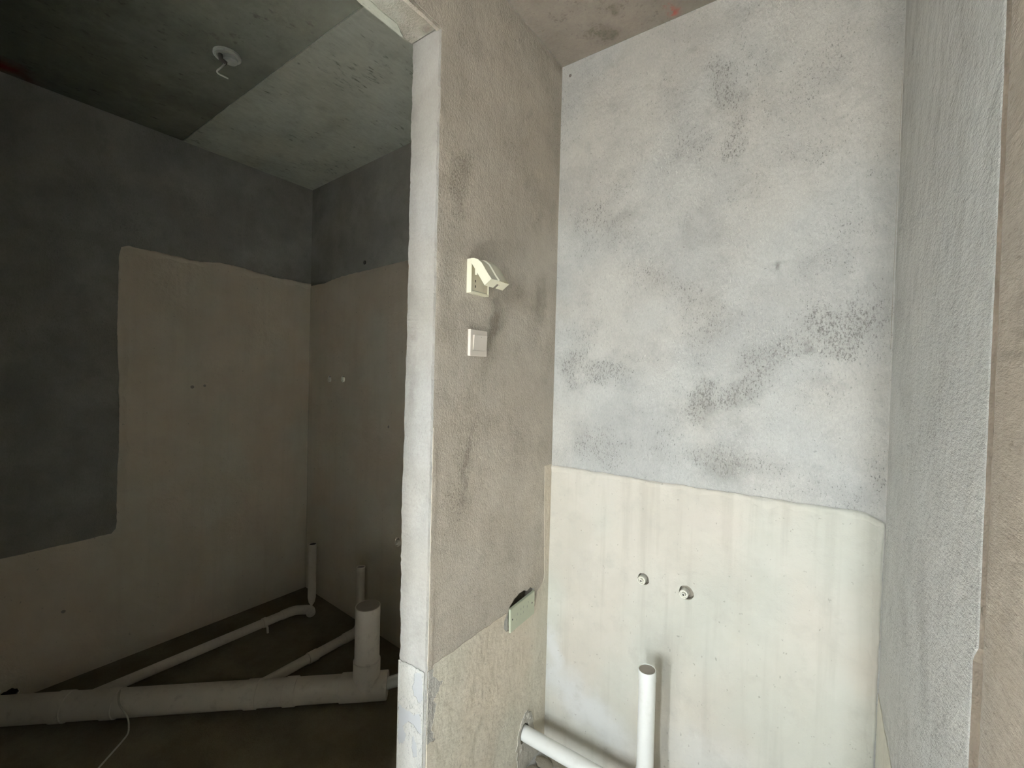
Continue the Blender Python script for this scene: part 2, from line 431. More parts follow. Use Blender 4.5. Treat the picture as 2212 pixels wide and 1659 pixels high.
class MB:
    """collects shapes for one mesh"""
    def __init__(self):
        self.v, self.f = [], []

    def add(self, vs, fs):
        k = len(self.v)
        self.v += [Vector(p) for p in vs]
        self.f += [tuple(i + k for i in f) for f in fs]
        return self

    def box(self, lo, hi):
        x0, y0, z0 = lo
        x1, y1, z1 = hi
        vs = [(x0, y0, z0), (x1, y0, z0), (x1, y1, z0), (x0, y1, z0), (x0, y0, z1), (x1, y0, z1), (x1, y1, z1), (x0, y1, z1)]
        return self.add(vs, [(0, 3, 2, 1), (4, 5, 6, 7), (0, 1, 5, 4), (1, 2, 6, 5), (2, 3, 7, 6), (3, 0, 4, 7)])

    def rbox(self, lo, hi, r=0.003, seg=2):
        bm = bmesh.new()
        lo, hi = Vector(lo), Vector(hi)
        bmesh.ops.create_cube(bm, size=1.0)
        for w in bm.verts:
            w.co = Vector([(lo[i] + hi[i]) / 2 + w.co[i] * (hi[i] - lo[i]) for i in range(3)])
        bmesh.ops.bevel(bm, geom=bm.edges[:], offset=r, segments=seg, affect='EDGES', profile=0.6)
        self.from_bm(bm)
        return self

    def from_bm(self, bm):
        bm.verts.index_update()
        self.add([w.co.copy() for w in bm.verts], [tuple(w.index for w in f.verts) for f in bm.faces])
        bm.free()

    def lathe(self, origin, axis, prof, seg=28):
        """prof: list of (radius, distance along axis)"""
        ax = Vector(axis).normalized()
        h = Vector((0, 0, 1)) if abs(ax.z) < 0.9 else Vector((1, 0, 0))
        e1 = ax.cross(h).normalized()
        e2 = ax.cross(e1)
        vs, fs = [], []
        for (r, d) in prof:
            for i in range(seg):
                a = 2 * math.pi * i / seg
                vs.append(Vector(origin) + ax * d + (e1 * math.cos(a) + e2 * math.sin(a)) * max(r, 1e-5))
        for j in range(len(prof) - 1):
            for i in range(seg):
                k = (i + 1) % seg
                fs.append((j * seg + i, j * seg + k, (j + 1) * seg + k, (j + 1) * seg + i))
        return self.add(vs, fs)

    def tube(self, pts, r, seg=20, cap=True):
        pts = [Vector(p) for p in pts]
        n = len(pts)
        tan = [(pts[min(i + 1, n - 1)] - pts[max(i - 1, 0)]).normalized() for i in range(n)]
        h = Vector((0, 0, 1)) if abs(tan[0].z) < 0.9 else Vector((1, 0, 0))
        e1 = tan[0].cross(h).normalized()
        vs, fs = [], []
        rr = r if isinstance(r, (list, tuple)) else [r] * n
        for i in range(n):
            e1 = (e1 - tan[i] * e1.dot(tan[i])).normalized()
            e2 = tan[i].cross(e1)
            for k in range(seg):
                a = 2 * math.pi * k / seg
                vs.append(pts[i] + (e1 * math.cos(a) + e2 * math.sin(a)) * rr[i])
        for i in range(n - 1):
            for k in range(seg):
                m = (k + 1) % seg
                fs.append((i * seg + k, i * seg + m, (i + 1) * seg + m, (i + 1) * seg + k))
        if cap:
            fs.append(tuple(range(seg - 1, -1, -1)))
            fs.append(tuple(range((n - 1) * seg, n * seg)))
        return self.add(vs, fs)

    def build(self, name, mat, parent=None, autosmooth=35):
        return link(name, self.v, self.f, mat, parent, autosmooth=autosmooth)


def fillet(pts, rad, n=6):
    """round the inner corners of a polyline"""
    pts = [Vector(p) for p in pts]
    out = [pts[0]]
    for i in range(1, len(pts) - 1):
        a, b, c = pts[i - 1], pts[i], pts[i + 1]
        d1, d2 = (a - b), (c - b)
        k = min(rad, d1.length * 0.49, d2.length * 0.49)
        p1, p2 = b + d1.normalized() * k, b + d2.normalized() * k
        for j in range(n + 1):
            t = j / n
            out.append((1 - t) ** 2 * p1 + 2 * t * (1 - t) * b + t * t * p2)
    out.append(pts[-1])
    return out


def wob(s, seed, amp, freq=18.0):
    return amp * (mnoise.noise(Vector((s * freq, seed * 7.31, 0.5))) + 0.5 * mnoise.noise(Vector((s * freq * 2.7, seed * 3.7, 4.5)))
                  + 0.35 * mnoise.noise(Vector((s * freq * 7.1, seed * 1.3, 9.5))))


def rough(poly, seed, amp=0.003, step=0.012, closed=True, freq=18.0, keep=()):
    """resample an outline and make it ragged; 'keep' holds indices of segments left straight"""
    out, s = [], 0.0
    n = len(poly)
    for i in range(n if closed else n - 1):
        a, b = Vector(poly[i]), Vector(poly[(i + 1) % n])
        d = b - a
        L = d.length
        if i in keep:
            out.append(a)
            s += L
            continue
        k = max(1, int(L / step))
        nrm = Vector((-d.y, d.x)) / max(L, 1e-9)
        for j in range(k):
            t = j / k
            fade = 1.0
            if j == 0 and ((i - 1) % n) in keep:
                fade = 0.0
            out.append(a + d * t + nrm * wob(s + L * t, seed, amp, freq) * fade)
        s += L
    if not closed:
        out.append(Vector(poly[-1]))
    return out


def disc_loop(c, r, seed=1, n=26, amp=0.1, sy=1.0):
    return [Vector((c[0] + r * math.cos(2 * math.pi * i / n) * (1 + amp * mnoise.noise(Vector((i * 0.6, seed * 3.1, 0)))),
                    c[1] + sy * r * math.sin(2 * math.pi * i / n) * (1 + amp * mnoise.noise(Vector((i * 0.6, seed * 5.1, 3)))))) for i in range(n)]


def slab(name, outer, holes, to3d, d0, d1, mat, parent=None, back=False, taper=0.0):
    """flat piece with holes: front at offset d0, edges run back to d1"""
    loops = [outer] + list(holes)
    tris = tessellate_polygon([[Vector((p[0], p[1], 0)) for p in lp] for lp in loops])
    flat = [p for lp in loops for p in lp]
    vs = [Vector(to3d(p[0], p[1], d0)) for p in flat] + [Vector(to3d(p[0], p[1], d1)) for p in flat]
    n = len(flat)
    fs = [tuple(t) for t in tris]
    if back:
        fs += [tuple(i + n for i in reversed(t)) for t in tris]
    k = 0
    for lp in loops:
        m = len(lp)
        for i in range(m):
            j = (i + 1) % m
            fs.append((k + i, k + j, k + j + n, k + i + n))
        k += m
    return link(name, vs, fs, mat, parent)


def bead(mb, line, to3d, width, height, inward):
    """rounded ridge along a polyline (brushed edge of a coating); inward: 2D direction to the coated side"""
    prof = [(0.0, 0.0), (0.08, 0.7), (0.3, 1.0), (0.6, 0.75), (1.0, 0.0)]
    vs, fs = [], []
    inward = Vector(inward)
    for i, p in enumerate(line):
        w = width * (0.8 + 0.5 * mnoise.noise(Vector((i * 0.17, 3.3, width * 100))))
        hh = height * (0.85 + 0.5 * mnoise.noise(Vector((i * 0.23, 8.3, width * 100))))
        for (a, b) in prof:
            q = Vector(p[:2]) + inward * (w * a)
            vs.append(to3d(q.x, q.y, 0.0015 + hh * b))
    k = len(prof)
    for i in range(len(line) - 1):
        for j in range(k - 1):
            fs.append((i * k + j, (i + 1) * k + j, (i + 1) * k + j + 1, i * k + j + 1))
    mb.add(vs, fs)


# plane mappings: (u, v, outward offset) -> world
def on_back(u, v, d):
    return (u, YW - d, v)


def on_part(u, v, d):
    return (XP + d, u, v)


def on_jamb(u, v, d):
    return (u, YE - d, v)


def on_right(u, v, d):
    return (XR - d, u, v)


def on_left(u, v, d):
    return (XL + d, u, v)


_tl = math.sqrt(1 + TL * TL)


def on_wetback(u, v, d):     # u is the world x; outward is towards -Y
    return (u + TL * d / _tl, yback(u) - d / _tl, v)


# ================================================================ SETTING
# ---- floors and ceilings
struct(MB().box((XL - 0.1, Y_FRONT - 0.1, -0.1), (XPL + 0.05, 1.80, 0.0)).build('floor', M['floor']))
struct(MB().box((XPL + 0.05, Y_WIN - 0.15, -0.1), (X_HALL + 0.1, 1.70, 0.0)).build('floor', M['hall_floor']))
# wet room ceiling: two casting panels with a joint at y = 0.925
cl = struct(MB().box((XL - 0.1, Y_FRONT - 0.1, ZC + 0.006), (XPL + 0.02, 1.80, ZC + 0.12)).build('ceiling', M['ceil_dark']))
e_ = [Vector((XPL + 0.0, 0.927)), Vector((XL, 0.927)), Vector((XL, 1.70)), Vector((XPL + 0.0, 1.70))]
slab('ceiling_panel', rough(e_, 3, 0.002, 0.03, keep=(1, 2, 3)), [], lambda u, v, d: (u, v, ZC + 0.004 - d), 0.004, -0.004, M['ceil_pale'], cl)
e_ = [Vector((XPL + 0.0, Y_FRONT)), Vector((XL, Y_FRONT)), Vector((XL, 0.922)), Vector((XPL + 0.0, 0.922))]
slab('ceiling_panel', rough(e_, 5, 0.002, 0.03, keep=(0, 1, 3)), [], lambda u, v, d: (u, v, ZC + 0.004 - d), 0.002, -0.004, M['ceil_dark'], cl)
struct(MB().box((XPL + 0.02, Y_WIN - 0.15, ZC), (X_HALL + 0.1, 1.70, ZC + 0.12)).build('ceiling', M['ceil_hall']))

# ---- recesses cut into the walls
HOLE_W1, HOLE_W2 = disc_loop((-0.505, 0.791), 0.021, 2), disc_loop((-0.359, 0.787), 0.024, 5)
OUT_HOLE = [Vector(p) for p in [(1.274, 0.610), (1.273, 0.640), (1.272, 0.658), (1.284, 0.678), (1.308, 0.694), (1.342, 0.702), (1.372, 0.701), (1.397, 0.691),
            (1.415, 0.697), (1.425, 0.690), (1.446, 0.683), (1.457, 0.656), (1.453, 0.630), (1.442, 0.606), (1.40, 0.605), (1.30, 0.605)]]
OUT_HOLE = rough(OUT_HOLE, 8, 0.0025, 0.006, freq=60)
PIPE_HOLE = disc_loop((1.398, 0.146), 0.0325, 7, 30, 0.22, 1.12)


def recess(loop, to3d, depth, mat, parent):
    n = len(loop)
    c = sum(loop, Vector((0, 0))) / n
    vs = [Vector(to3d(p.x + (p.x - c.x) * 0.02, p.y + (p.y - c.y) * 0.02, -0.0015)) for p in loop]
    vs += [Vector(to3d(c.x + (p.x - c.x) * 0.93, c.y + (p.y - c.y) * 0.93, -depth)) for p in loop] + [Vector(to3d(c.x, c.y, -depth))]
    fs = [(i, (i + 1) % n, n + (i + 1) % n, n + i) for i in range(n)] + [(n + i, n + (i + 1) % n, 2 * n) for i in range(n)]
    return link('recess', vs, fs, mat, parent)


# ---- back wall of the alcove
rect = lambda u0, v0, u1, v1: [Vector((u0, v0)), Vector((u1, v0)), Vector((u1, v1)), Vector((u0, v1))]
wb = struct(slab('wall_back', rect(XP - 0.05, 0, XR + 0.05, ZC), [HOLE_W1, HOLE_W2], on_back, 0, -0.11, M['wall_back']))
recess(HOLE_W1, on_back, 0.022, M['cavity'], wb)
recess(HOLE_W2, on_back, 0.022, M['cavity'], wb)
top = rough([Vector((XR - 0.002, 1.131)), Vector((0.128, 1.137)), Vector((0.10, 1.150)), Vector((0.03, 1.150)), Vector((-0.30, 1.147)), Vector((-0.60, 1.146)), Vector((-0.892, 1.146))], 4, 0.0035, 0.008, closed=False, freq=22)
outer = [Vector((XP, 0.0)), Vector((XR - 0.006, 0.0)), Vector((XR - 0.006, 0.45))] + top
cb = slab('waterproof_coating', outer, [HOLE_W1, HOLE_W2], on_back, 0.0035, -0.002, M['coat_back'], wb)
mb = MB()
bead(mb, top, on_back, 0.034, 0.0065, (0, -1))
mb.build('brushed_edge', M['coat_back'], cb, 60)
mb = MB()
bead(mb, rough([Vector((XR - 0.004, 0.0)), Vector((XR - 0.004, 0.6)), Vector((XR - 0.002, 1.13))], 9, 0.002, 0.01, closed=False), on_back, 0.030, 0.0055, (-1, 0))
mb.build('brushed_edge', M['coat_back'], cb, 60)

# thin trowel ridges left standing on the plaster
for (u0, v0, u1, v1, sd) in [(-0.012, 1.93, -0.016, 1.70, 3), (0.064, 2.25, 0.060, 1.93, 5), (-0.135, 2.22, -0.138, 2.03, 7)]:
    slab('trowel_ridge', rough([Vector((u0, v0)), Vector((u0 + 0.0022, v0)), Vector((u1 + 0.0022, v1)), Vector((u1, v1))], sd, 0.0007, 0.012, freq=30), [], on_back, 0.0009, -0.001, M['wall_back'], wb)

# ---- back wall of the wet room
HOLES_WET = [disc_loop((-2.632, 1.452), 0.022, 3), disc_loop((-2.470, 1.456), 0.022, 4), disc_loop((-1.884, 0.575), 0.024, 6)]
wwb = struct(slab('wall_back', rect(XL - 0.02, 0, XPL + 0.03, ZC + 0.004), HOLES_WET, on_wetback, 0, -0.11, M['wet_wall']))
for h in HOLES_WET:
    recess(h, on_wetback, 0.022, M['cavity'], wwb)
top = rough([Vector((XPL + 0.002, 2.105)), Vector((-1.9, 2.112)), Vector((-2.45, 2.105)), Vector((-2.62, 2.098)), Vector((-2.72, 2.085)), Vector((XL + 0.003, 2.085))], 12, 0.005, 0.012, closed=False, freq=9)
cw = slab('waterproof_coating', [Vector((XL + 0.003, 0)), Vector((XPL + 0.002, 0))] + top, HOLES_WET, on_wetback, 0.0022, -0.002, M['coat_wet'], wwb)

# ---- left wall of the wet room
HOLE_L = disc_loop((0.306, 0.036), 0.03, 11, 20, 0.3, 0.75)
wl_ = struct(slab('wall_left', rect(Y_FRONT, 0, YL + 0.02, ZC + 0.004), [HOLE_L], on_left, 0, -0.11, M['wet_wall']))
recess(HOLE_L, on_left, 0.05, M['dark'], wl_)
topL = rough([Vector((YL - 0.003, 2.095)), Vector((1.30, 2.108)), Vector((1.15, 2.118)), Vector((0.95, 2.105)), Vector((0.70, 2.112)), Vector((0.672, 2.100))], 21, 0.006, 0.012, closed=False, freq=9)
sideL = rough([Vector((0.664, 2.05)), Vector((0.660, 1.70)), Vector((0.672, 1.25)), Vector((0.662, 0.68))], 23, 0.004, 0.012, closed=False, freq=10)
lowL = rough([Vector((0.645, 0.657)), Vector((0.30, 0.650)), Vector((Y_FRONT, 0.652))], 25, 0.004, 0.012, closed=False, freq=10)
cwl = slab('waterproof_coating', [Vector((Y_FRONT, 0)), Vector((YL - 0.003, 0))] + topL + sideL + lowL, [HOLE_L], on_left, 0.0022, -0.002, M['coat_wet'], wl_)
mb = MB()
bead(mb, topL, on_left, 0.045, 0.006, (0, -1))
bead(mb, sideL, on_left, 0.045, 0.006, (1, 0))
mb.build('brushed_edge', M['coat_wet'], cwl, 60)

# drill holes and nail marks
for (c, to3d, r, par) in [((0.985, 1.395), on_left, 0.009, wl_), ((1.045, 1.402), on_left, 0.007, wl_), ((0.475, 0.335), on_left, 0.008, wl_), ((-2.2592, 2.157), on_wetback, 0.012, wwb), ((-1.99, 1.20), on_wetback, 0.008, wwb)]:
    slab('drill_hole', disc_loop(c, r, c[0] * 9, 14, 0.3), [], to3d, 0.0027, -0.001, M['dark'] if r > 0.01 else M['plug'], par)
slab('drill_hole', disc_loop((-0.858, 2.695), 0.006, 3, 14, 0.3), [], on_back, 0.0004, -0.001, M['dark'], wb)

# ---- front wall of the wet room, and the hall wall beyond the doorway
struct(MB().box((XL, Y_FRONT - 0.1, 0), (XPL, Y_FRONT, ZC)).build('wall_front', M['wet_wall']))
struct(MB().box((XPL, Y_WIN, 0), (XP, YD, ZC)).build('wall_doorway', M['hall']))

# ---- partition between wet room and alcove: ragged plastered jamb + faces
random.seed(4)
zs = [i * 0.006 for i in range(int(ZJ / 0.006) + 1)] + [ZJ]
YB = 0.896     # where the ragged arris ends and the flat face begins
vs, fs = [], []
for z in zs:
    ea = wob(z, 31, 0.0022, 20) + wob(z, 37, 0.0022, 80)
    eb = wob(z, 41, 0.0026, 16) + wob(z, 43, 0.0028, 75)
    yn = wob(z, 47, 0.0015, 14)
    if z < 0.55:
        ea -= 0.004 * (1 - z / 0.55)
    bul = 0.006 * math.exp(-((z - 1.12) / 0.28) ** 2)
    vs += [(XP, YB, z), (XP - 0.001 + ea * 0.6, YE + 0.006 + yn, z), (XP - 0.005 + ea, YE + wob(z, 53, 0.001, 25), z), ((XP + XPL) / 2, YE - 0.001, z),
           (XPL + 0.004 + eb - bul, YE + wob(z, 59, 0.001, 25), z), (XPL + eb * 0.5 - bul, YE + 0.007, z), (XPL, YB, z)]
k = 7
ar = []
for i in range(len(zs) - 1):
    for j in range(k - 1):
        (ar if j == 0 else fs).append((i * k + j, i * k + j + 1, (i + 1) * k + j + 1, (i + 1) * k + j))
fs.append(tuple((len(zs) - 1) * k + j for j in range(k)))
wp = struct(slab('wall_partition', rect(YB, 0, YW + 0.005, ZJ), [OUT_HOLE, PIPE_HOLE], on_part, 0, -0.02, M['partition']))
link('jamb', vs, fs, M['jamb'], wp, smooth=False)
link('arris', vs, ar, M['partition'], wp, smooth=False)
slab('wall_face', rect(YE, ZJ, YW + 0.005, ZC), [], on_part, 0, -0.02, M['partition'], wp)
slab('wall_core', rect(YB, 0, YW + 0.005, ZC), [OUT_HOLE, PIPE_HOLE], on_part, -0.02, XPL - XP, M['wet_wall'], wp, back=True)
MB().box((XPL, YE + 0.0005, ZJ + 0.0005), (XP - 0.0205, YB, ZC)).build('wall_core', M['wet_wall'], wp)
recess(OUT_HOLE, on_part, 0.045, M['cavity'], wp)
# raised plaster strip along the arris, cracked
strip = rough([Vector((0.884, 0.66)), Vector((0.8985, 0.66)), Vector((0.8985, 1.35)), Vector((0.884, 1.35))], 61, 0.0012, 0.01, freq=40)
slab('plaster_strip', strip, [], on_part, 0.0012, -0.004, M['partition'], wp)
# cream coating on the partition's lower part, with a strip running up beside the corner
ptop = rough([Vector((1.5525, 1.150)), Vector((1.500, 1.150)), Vector((1.506, 0.95)), Vector((1.519, 0.72)), Vector((1.515, 0.690)), Vector((1.490, 0.671)), Vector((1.466, 0.662))], 65, 0.0025, 0.008, closed=False, freq=25)
prest = rough([Vector((1.262, 0.663)), Vector((1.10, 0.666)), Vector((0.98, 0.662)), Vector((0.907, 0.668))], 67, 0.003, 0.008, closed=False, freq=22)
raw = rough([Vector((0.907, 0.668)), Vector((0.906, 0.632)), Vector((0.923, 0.613)), Vector((0.946, 0.595)), Vector((0.933, 0.584)), Vector((0.924, 0.566)), Vector((0.911, 0.559)), Vector((0.919, 0.527)),
             Vector((0.910, 0.50)), Vector((0.904, 0.47)), Vector((0.921, 0.438)), Vector((0.886, 0.446))], 69, 0.006, 0.0025, closed=False, freq=80)
# the coating's edge follows the outlet recess between 1.466 and 1.243
low = [Vector((p.x, p.y)) for p in rough([Vector((1.466, 0.662)), Vector((1.459, 0.630)), Vector((1.444, 0.600)), Vector((1.43, 0.592)), Vector((1.288, 0.588)), Vector((1.262, 0.596)), Vector((1.247, 0.615)), Vector((1.250, 0.640)), Vector((1.262, 0.655)), Vector((1.262, 0.663))], 71, 0.001, 0.008, closed=False)]
outer = [Vector((0.886, 0.0)), Vector((1.5525, 0.0))] + ptop + low[1:-1] + prest + raw
cp = slab('waterproof_coating', outer, [PIPE_HOLE], on_part, 0.0013, -0.002, M['coat_part'], wp)
# exposed mortar where the coating has broken away at the arris
slab('exposed_mortar', rough([Vector((0.886, 0.655)), Vector((0.903, 0.655)), Vector((0.95, 0.60)), Vector((0.93, 0.55)), Vector((0.925, 0.44)), Vector((0.886, 0.44))], 73, 0.001, 0.01), [], on_part, 0.0008, -0.003, M['putty'], wp)
# flaking cream coating and grey putty on the foot of the jamb
jt = rough([Vector((-0.899, 0.655)), Vector((-0.942, 0.657)), Vector((-0.972, 0.654)), Vector((-1.008, 0.650))], 75, 0.005, 0.003, closed=False, freq=60)
g1 = rough([Vector(p) for p in [(-0.932, 0.645), (-0.912, 0.648), (-0.903, 0.625), (-0.902, 0.584), (-0.906, 0.563), (-0.918, 0.562), (-0.936, 0.574), (-0.946, 0.588), (-0.937, 0.61), (-0.941, 0.632)]], 77, 0.0055, 0.0025, freq=95)
g2 = rough([Vector(p) for p in [(-1.004, 0.523), (-0.990, 0.516), (-0.964, 0.52), (-0.937, 0.512), (-0.915, 0.530), (-0.906, 0.513), (-0.905, 0.473), (-0.92, 0.477), (-0.937, 0.489), (-0.963, 0.484),
                                    (-0.983, 0.463), (-0.968, 0.439), (-0.978, 0.414), (-0.996, 0.402), (-1.004, 0.418)]], 79, 0.0055, 0.0025, freq=95)
g3 = rough([Vector(p) for p in [(-0.938, 0.455), (-0.925, 0.44), (-0.922, 0.405), (-0.935, 0.395), (-0.945, 0.42)]], 81, 0.004, 0.0025, freq=95)
slab('waterproof_coating', [Vector((-1.006, 0.0)), Vector((-0.902, 0.0))] + jt, [g1, g2, g3], on_jamb, 0.0032, -0.003, M['coat_jamb'], wp)
slab('grey_putty', rough([Vector((-1.005, 0.395)), Vector((-0.903, 0.395)), Vector((-0.902, 0.648)), Vector((-1.005, 0.640))], 83, 0.001, 0.01), [], on_jamb, 0.0022, -0.003, M['gypsum'], wp)

# ---- beam over the doorway
bmn = struct(MB().box((XPL + 0.002, YD, ZJ + 0.006), (XP, YE, ZC)).build('ceiling_beam', M['partition']), 'rough plastered beam over the doorway beside the alcove')
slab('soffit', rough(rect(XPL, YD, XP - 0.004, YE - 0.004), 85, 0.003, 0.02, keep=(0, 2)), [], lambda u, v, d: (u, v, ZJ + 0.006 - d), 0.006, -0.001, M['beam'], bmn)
slab('plaster_edge', rough([Vector((XPL - 0.002, YD)), Vector((XPL + 0.040, YD)), Vector((XPL + 0.034, 0.60)), Vector((XPL + 0.022, 0.80)), Vector((XPL - 0.002, 0.845))], 89, 0.004, 0.008, keep=(0,)), [], lambda u, v, d: (u, v, ZJ - d), 0.002, -0.004, M['ceil_pale'], bmn)
slab('plaster_lip', rough(rect(XP - 0.013, YD, XP - 0.002, YE - 0.002), 87, 0.002, 0.012, keep=(0, 2)), [], lambda u, v, d: (u, v, ZJ - d), 0.005, -0.003, M['partition'], bmn)

# ---- right wall of the alcove with its broken arris and end face
zs = [i * 0.008 for i in range(int(ZC / 0.008) + 1)] + [ZC]
Y_STUB = 0.40      # where the right wall ends towards the hall
fv, ff, av, af, tv, tf = [], [], [], [], [], []
for z in zs:
    ya = 0.6905 + wob(z, 91, 0.0016, 6) + wob(z, 93, 0.0012, 60)
    if z < 1.195:
        ya += 0.018 + 0.003 * mnoise.noise(Vector((z * 25, 2, 2)))
    elif z < 1.215:
        ya += 0.018 * (1.215 - z) / 0.02
    yb = 0.673 + wob(z, 95, 0.0022, 30) + wob(z, 96, 0.0012, 90)
    fv += [(XR, YW + 0.01, z), (XR, ya + 0.02, z), (XR, ya + 0.003, z), (XR + 0.0010, ya, z)]
    av += [(XR + 0.0010, ya, z), (XR + 0.0105, ya - 0.003, z), (XR + 0.009 + wob(z, 98, 0.002, 50), (ya + yb) / 2, z), (XR + 0.0105, yb - 0.001, z)]
    tv += [(XR + 0.011, yb, z), (XR + 0.0015, yb, z), (XR, yb - 0.005, z), (XR, Y_STUB, z), (X_HALL, Y_STUB, z)]
for i in range(len(zs) - 1):
    for j in range(3):
        ff.append((i * 4 + j, i * 4 + j + 1, i * 4 + j + 5, i * 4 + j + 4))
    for j in range(3):
        af.append((i * 4 + j, i * 4 + j + 1, i * 4 + j + 5, i * 4 + j + 4))
    for j in range(4):
        tf.append((i * 5 + j, i * 5 + j + 1, i * 5 + j + 6, i * 5 + j + 5))
wr = struct(link('wall_right', fv, ff, M['right']))
link('groove', av, af, M['raw'], wr)
link('tan_plaster', tv, tf, M['tan'], wr)
MB().box((XR + 0.014, Y_STUB + 0.011, 0), (X_HALL, YW + 0.01, ZC)).build('wall_core', M['tan'], wr)
rt = rough([Vector((YW - 0.004, 0.664)), Vector((1.25, 0.668)), Vector((1.0, 0.664)), Vector((0.73, 0.666))], 97, 0.004, 0.01, closed=False)
slab('waterproof_coating', [Vector((0.73, 0.0)), Vector((YW - 0.004, 0.0))] + rt, [], on_right, 0.002, -0.001, M['coat_right'], wr)
# low coved patch of coating where the two walls meet
slab('crack', rough([Vector((0.1405, 1.60)), Vector((0.1412, 1.60)), Vector((0.1432, 2.32)), Vector((0.1426, 2.32))], 99, 0.0007, 0.02, freq=12), [], on_back, 0.0004, -0.001, M['cavity'], wb)

# ---- hall behind the camera, with the two windows that light the place
struct(MB().box((X_HALL, Y_WIN, 0), (X_HALL + 0.1, Y_STUB, ZC)).build('wall_hall', M['hall']))
xs = [XPL, WINS[0][0], WINS[0][1], WINS[1][0], WINS[1][1], X_HALL]
mbw = MB()
for i in (0, 2, 4):
    mbw.box((xs[i], Y_WIN - 0.15, 0), (xs[i + 1], Y_WIN, ZC))
for (x0, x1, z0, z1) in WINS:
    mbw.box((x0, Y_WIN - 0.15, 0), (x1, Y_WIN, z0))
    mbw.box((x0, Y_WIN - 0.15, z1), (x1, Y_WIN, ZC))
struct(mbw.build('wall_window', M['hall']))
for i, (x0, x1, z0, z1) in enumerate(WINS):
    w = struct(empty('window_%d' % (i + 1), ((x0 + x1) / 2, Y_WIN, z0)))
    inv = Matrix.Translation(w.location).inverted()
    fr = MB()
    t = 0.035
    fr.box((x0, Y_WIN - 0.10, z0), (x1, Y_WIN - 0.06, z0 + t)).box((x0, Y_WIN - 0.10, z1 - t), (x1, Y_WIN - 0.06, z1))
    fr.box((x0, Y_WIN - 0.10, z0 + t), (x0 + t, Y_WIN - 0.06, z1 - t)).box((x1 - t, Y_WIN - 0.10, z0 + t), (x1, Y_WIN - 0.06, z1 - t))
    o = fr.build('window_frame', M['frame'], w)
    o.matrix_parent_inverse = inv


# ================================================================ THINGS
def attach(o, root):
    """keep a part's world coordinates under an Empty placed at root.location"""
    o.parent = root
    o.matrix_parent_inverse = Matrix.Translation(root.location).inverted()
    return o


# ---- socket with lifted splash cover
S = empty('covered_socket', (XP, 1.054, 1.7505))
tag(S, 'ivory splash-proof wall socket with its hinged cover lifted, above the switch', 'socket')
y0, y1, z0, z1, xf = 1.0104, 1.0976, 1.7505, 1.8500, -0.876
box = MB()
rim = 0.0045
box.rbox((XP - 0.001, y0, z0), (xf, y0 + rim, z1), 0.0012)
box.rbox((XP - 0.001, y1 - rim, z0), (xf, y1, z1), 0.0012)
box.rbox((XP - 0.0015, y0 + 0.0004, z0 - 0.0004), (xf - 0.0003, y1 - 0.0004, z0 + 0.006), 0.0012)
box.rbox((XP - 0.0015, y0 + 0.0004, z1 - 0.010), (xf - 0.0003, y1 - 0.0004, z1 + 0.003), 0.0012)
attach(box.build('base_box', M['cover']), S)
ins = attach(MB().rbox((XP, y0 + rim - 0.001, z0 + 0.005), (xf - 0.0022, y1 - rim + 0.001, z1 - 0.009), 0.0008).build('socket_plate', M['ivory']), S)
for (yy, zz, hy, hz, sl) in [(1.0325, 1.7875, 0.0018, 0.0036, 0), (1.0330, 1.7715, 0.0018, 0.0036, 0), (1.0615, 1.773, 0.001, 0.004, 0.5), (1.0715, 1.7715, 0.001, 0.004, -0.5), (1.0665, 1.789, 0.001, 0.004, 0)]:
    c, s = math.cos(sl), math.sin(sl)
    q = [(-hy, -hz), (hy, -hz), (hy, hz), (-hy, hz)]
    loop = [Vector((yy + a * c - b * s, zz + a * s + b * c)) for a, b in q]
    o = slab('slot', loop, [], lambda u, v, d: (xf - 0.0022 + d, u, v), 0.0003, -0.001, M['dark'] if hy > 0.0015 else M['ivory'])
    o.parent = ins
o = MB().box((xf - 0.0023, y0 + rim, z0 + 0.0065), (xf - 0.0018, y1 - rim, z0 + 0.0076)).build('groove', M['mark'])
attach(o, S)
# cover: hollow shell, side outline in the X-Z plane
outl = [(-0.8785, 1.8530), (-0.8660, 1.8515), (-0.8525, 1.8465), (-0.8367, 1.8341), (-0.8233, 1.8150), (-0.8106, 1.7972), (-0.7981, 1.7820)]
low_a, low_b = (-0.8234, 1.7654), (-0.8765, 1.8385)
cov = MB()
th = 0.0022
side = [Vector(p) for p in outl] + [Vector(low_a), Vector(low_b)]
for (ya, yb) in ((y0 - 0.0005, y0 + th), (y1 - th, y1 + 0.0005)):
    n = len(side)
    vsx = [(p.x, ya, p.y) for p in side] + [(p.x, yb, p.y) for p in side]
    cov.add(vsx, [tuple(range(n - 1, -1, -1)), tuple(range(n, 2 * n))] + [(i, (i + 1) % n, n + (i + 1) % n, n + i) for i in range(n)])
# curved skin with a raised middle panel
ym = y0 + (y1 - y0) * 0.42
prof = [(y0 - 0.0005, 0.0), (ym - 0.003, 0.0), (ym, 0.0034), (ym + 0.003, 0.0030), (ym + 0.018, 0.0048), (y1 - 0.018, 0.0048), (y1 - 0.005, 0.0012), (y1 + 0.0005, 0.0)]
vv, ff2 = [], []
fine = []
for i in range(len(outl) - 1):
    for j in range(3):
        t = j / 3
        fine.append(Vector(outl[i]).lerp(Vector(outl[i + 1]), t))
fine.append(Vector(outl[-1]))
m_, np_ = len(fine), len(prof)
for layer in (0, 1):
    for i, p in enumerate(fine):
        tg = (fine[min(i + 1, m_ - 1)] - fine[max(i - 1, 0)]).normalized()
        nr = Vector((-tg.y, tg.x))
        if nr.x < 0:
            nr = -nr
        env = min(1.0, i / 5.0)
        for (yy, hgt) in prof:
            off = hgt * env - (th if layer else 0)
            vv.append((p.x + nr.x * off, yy, p.y + nr.y * off))
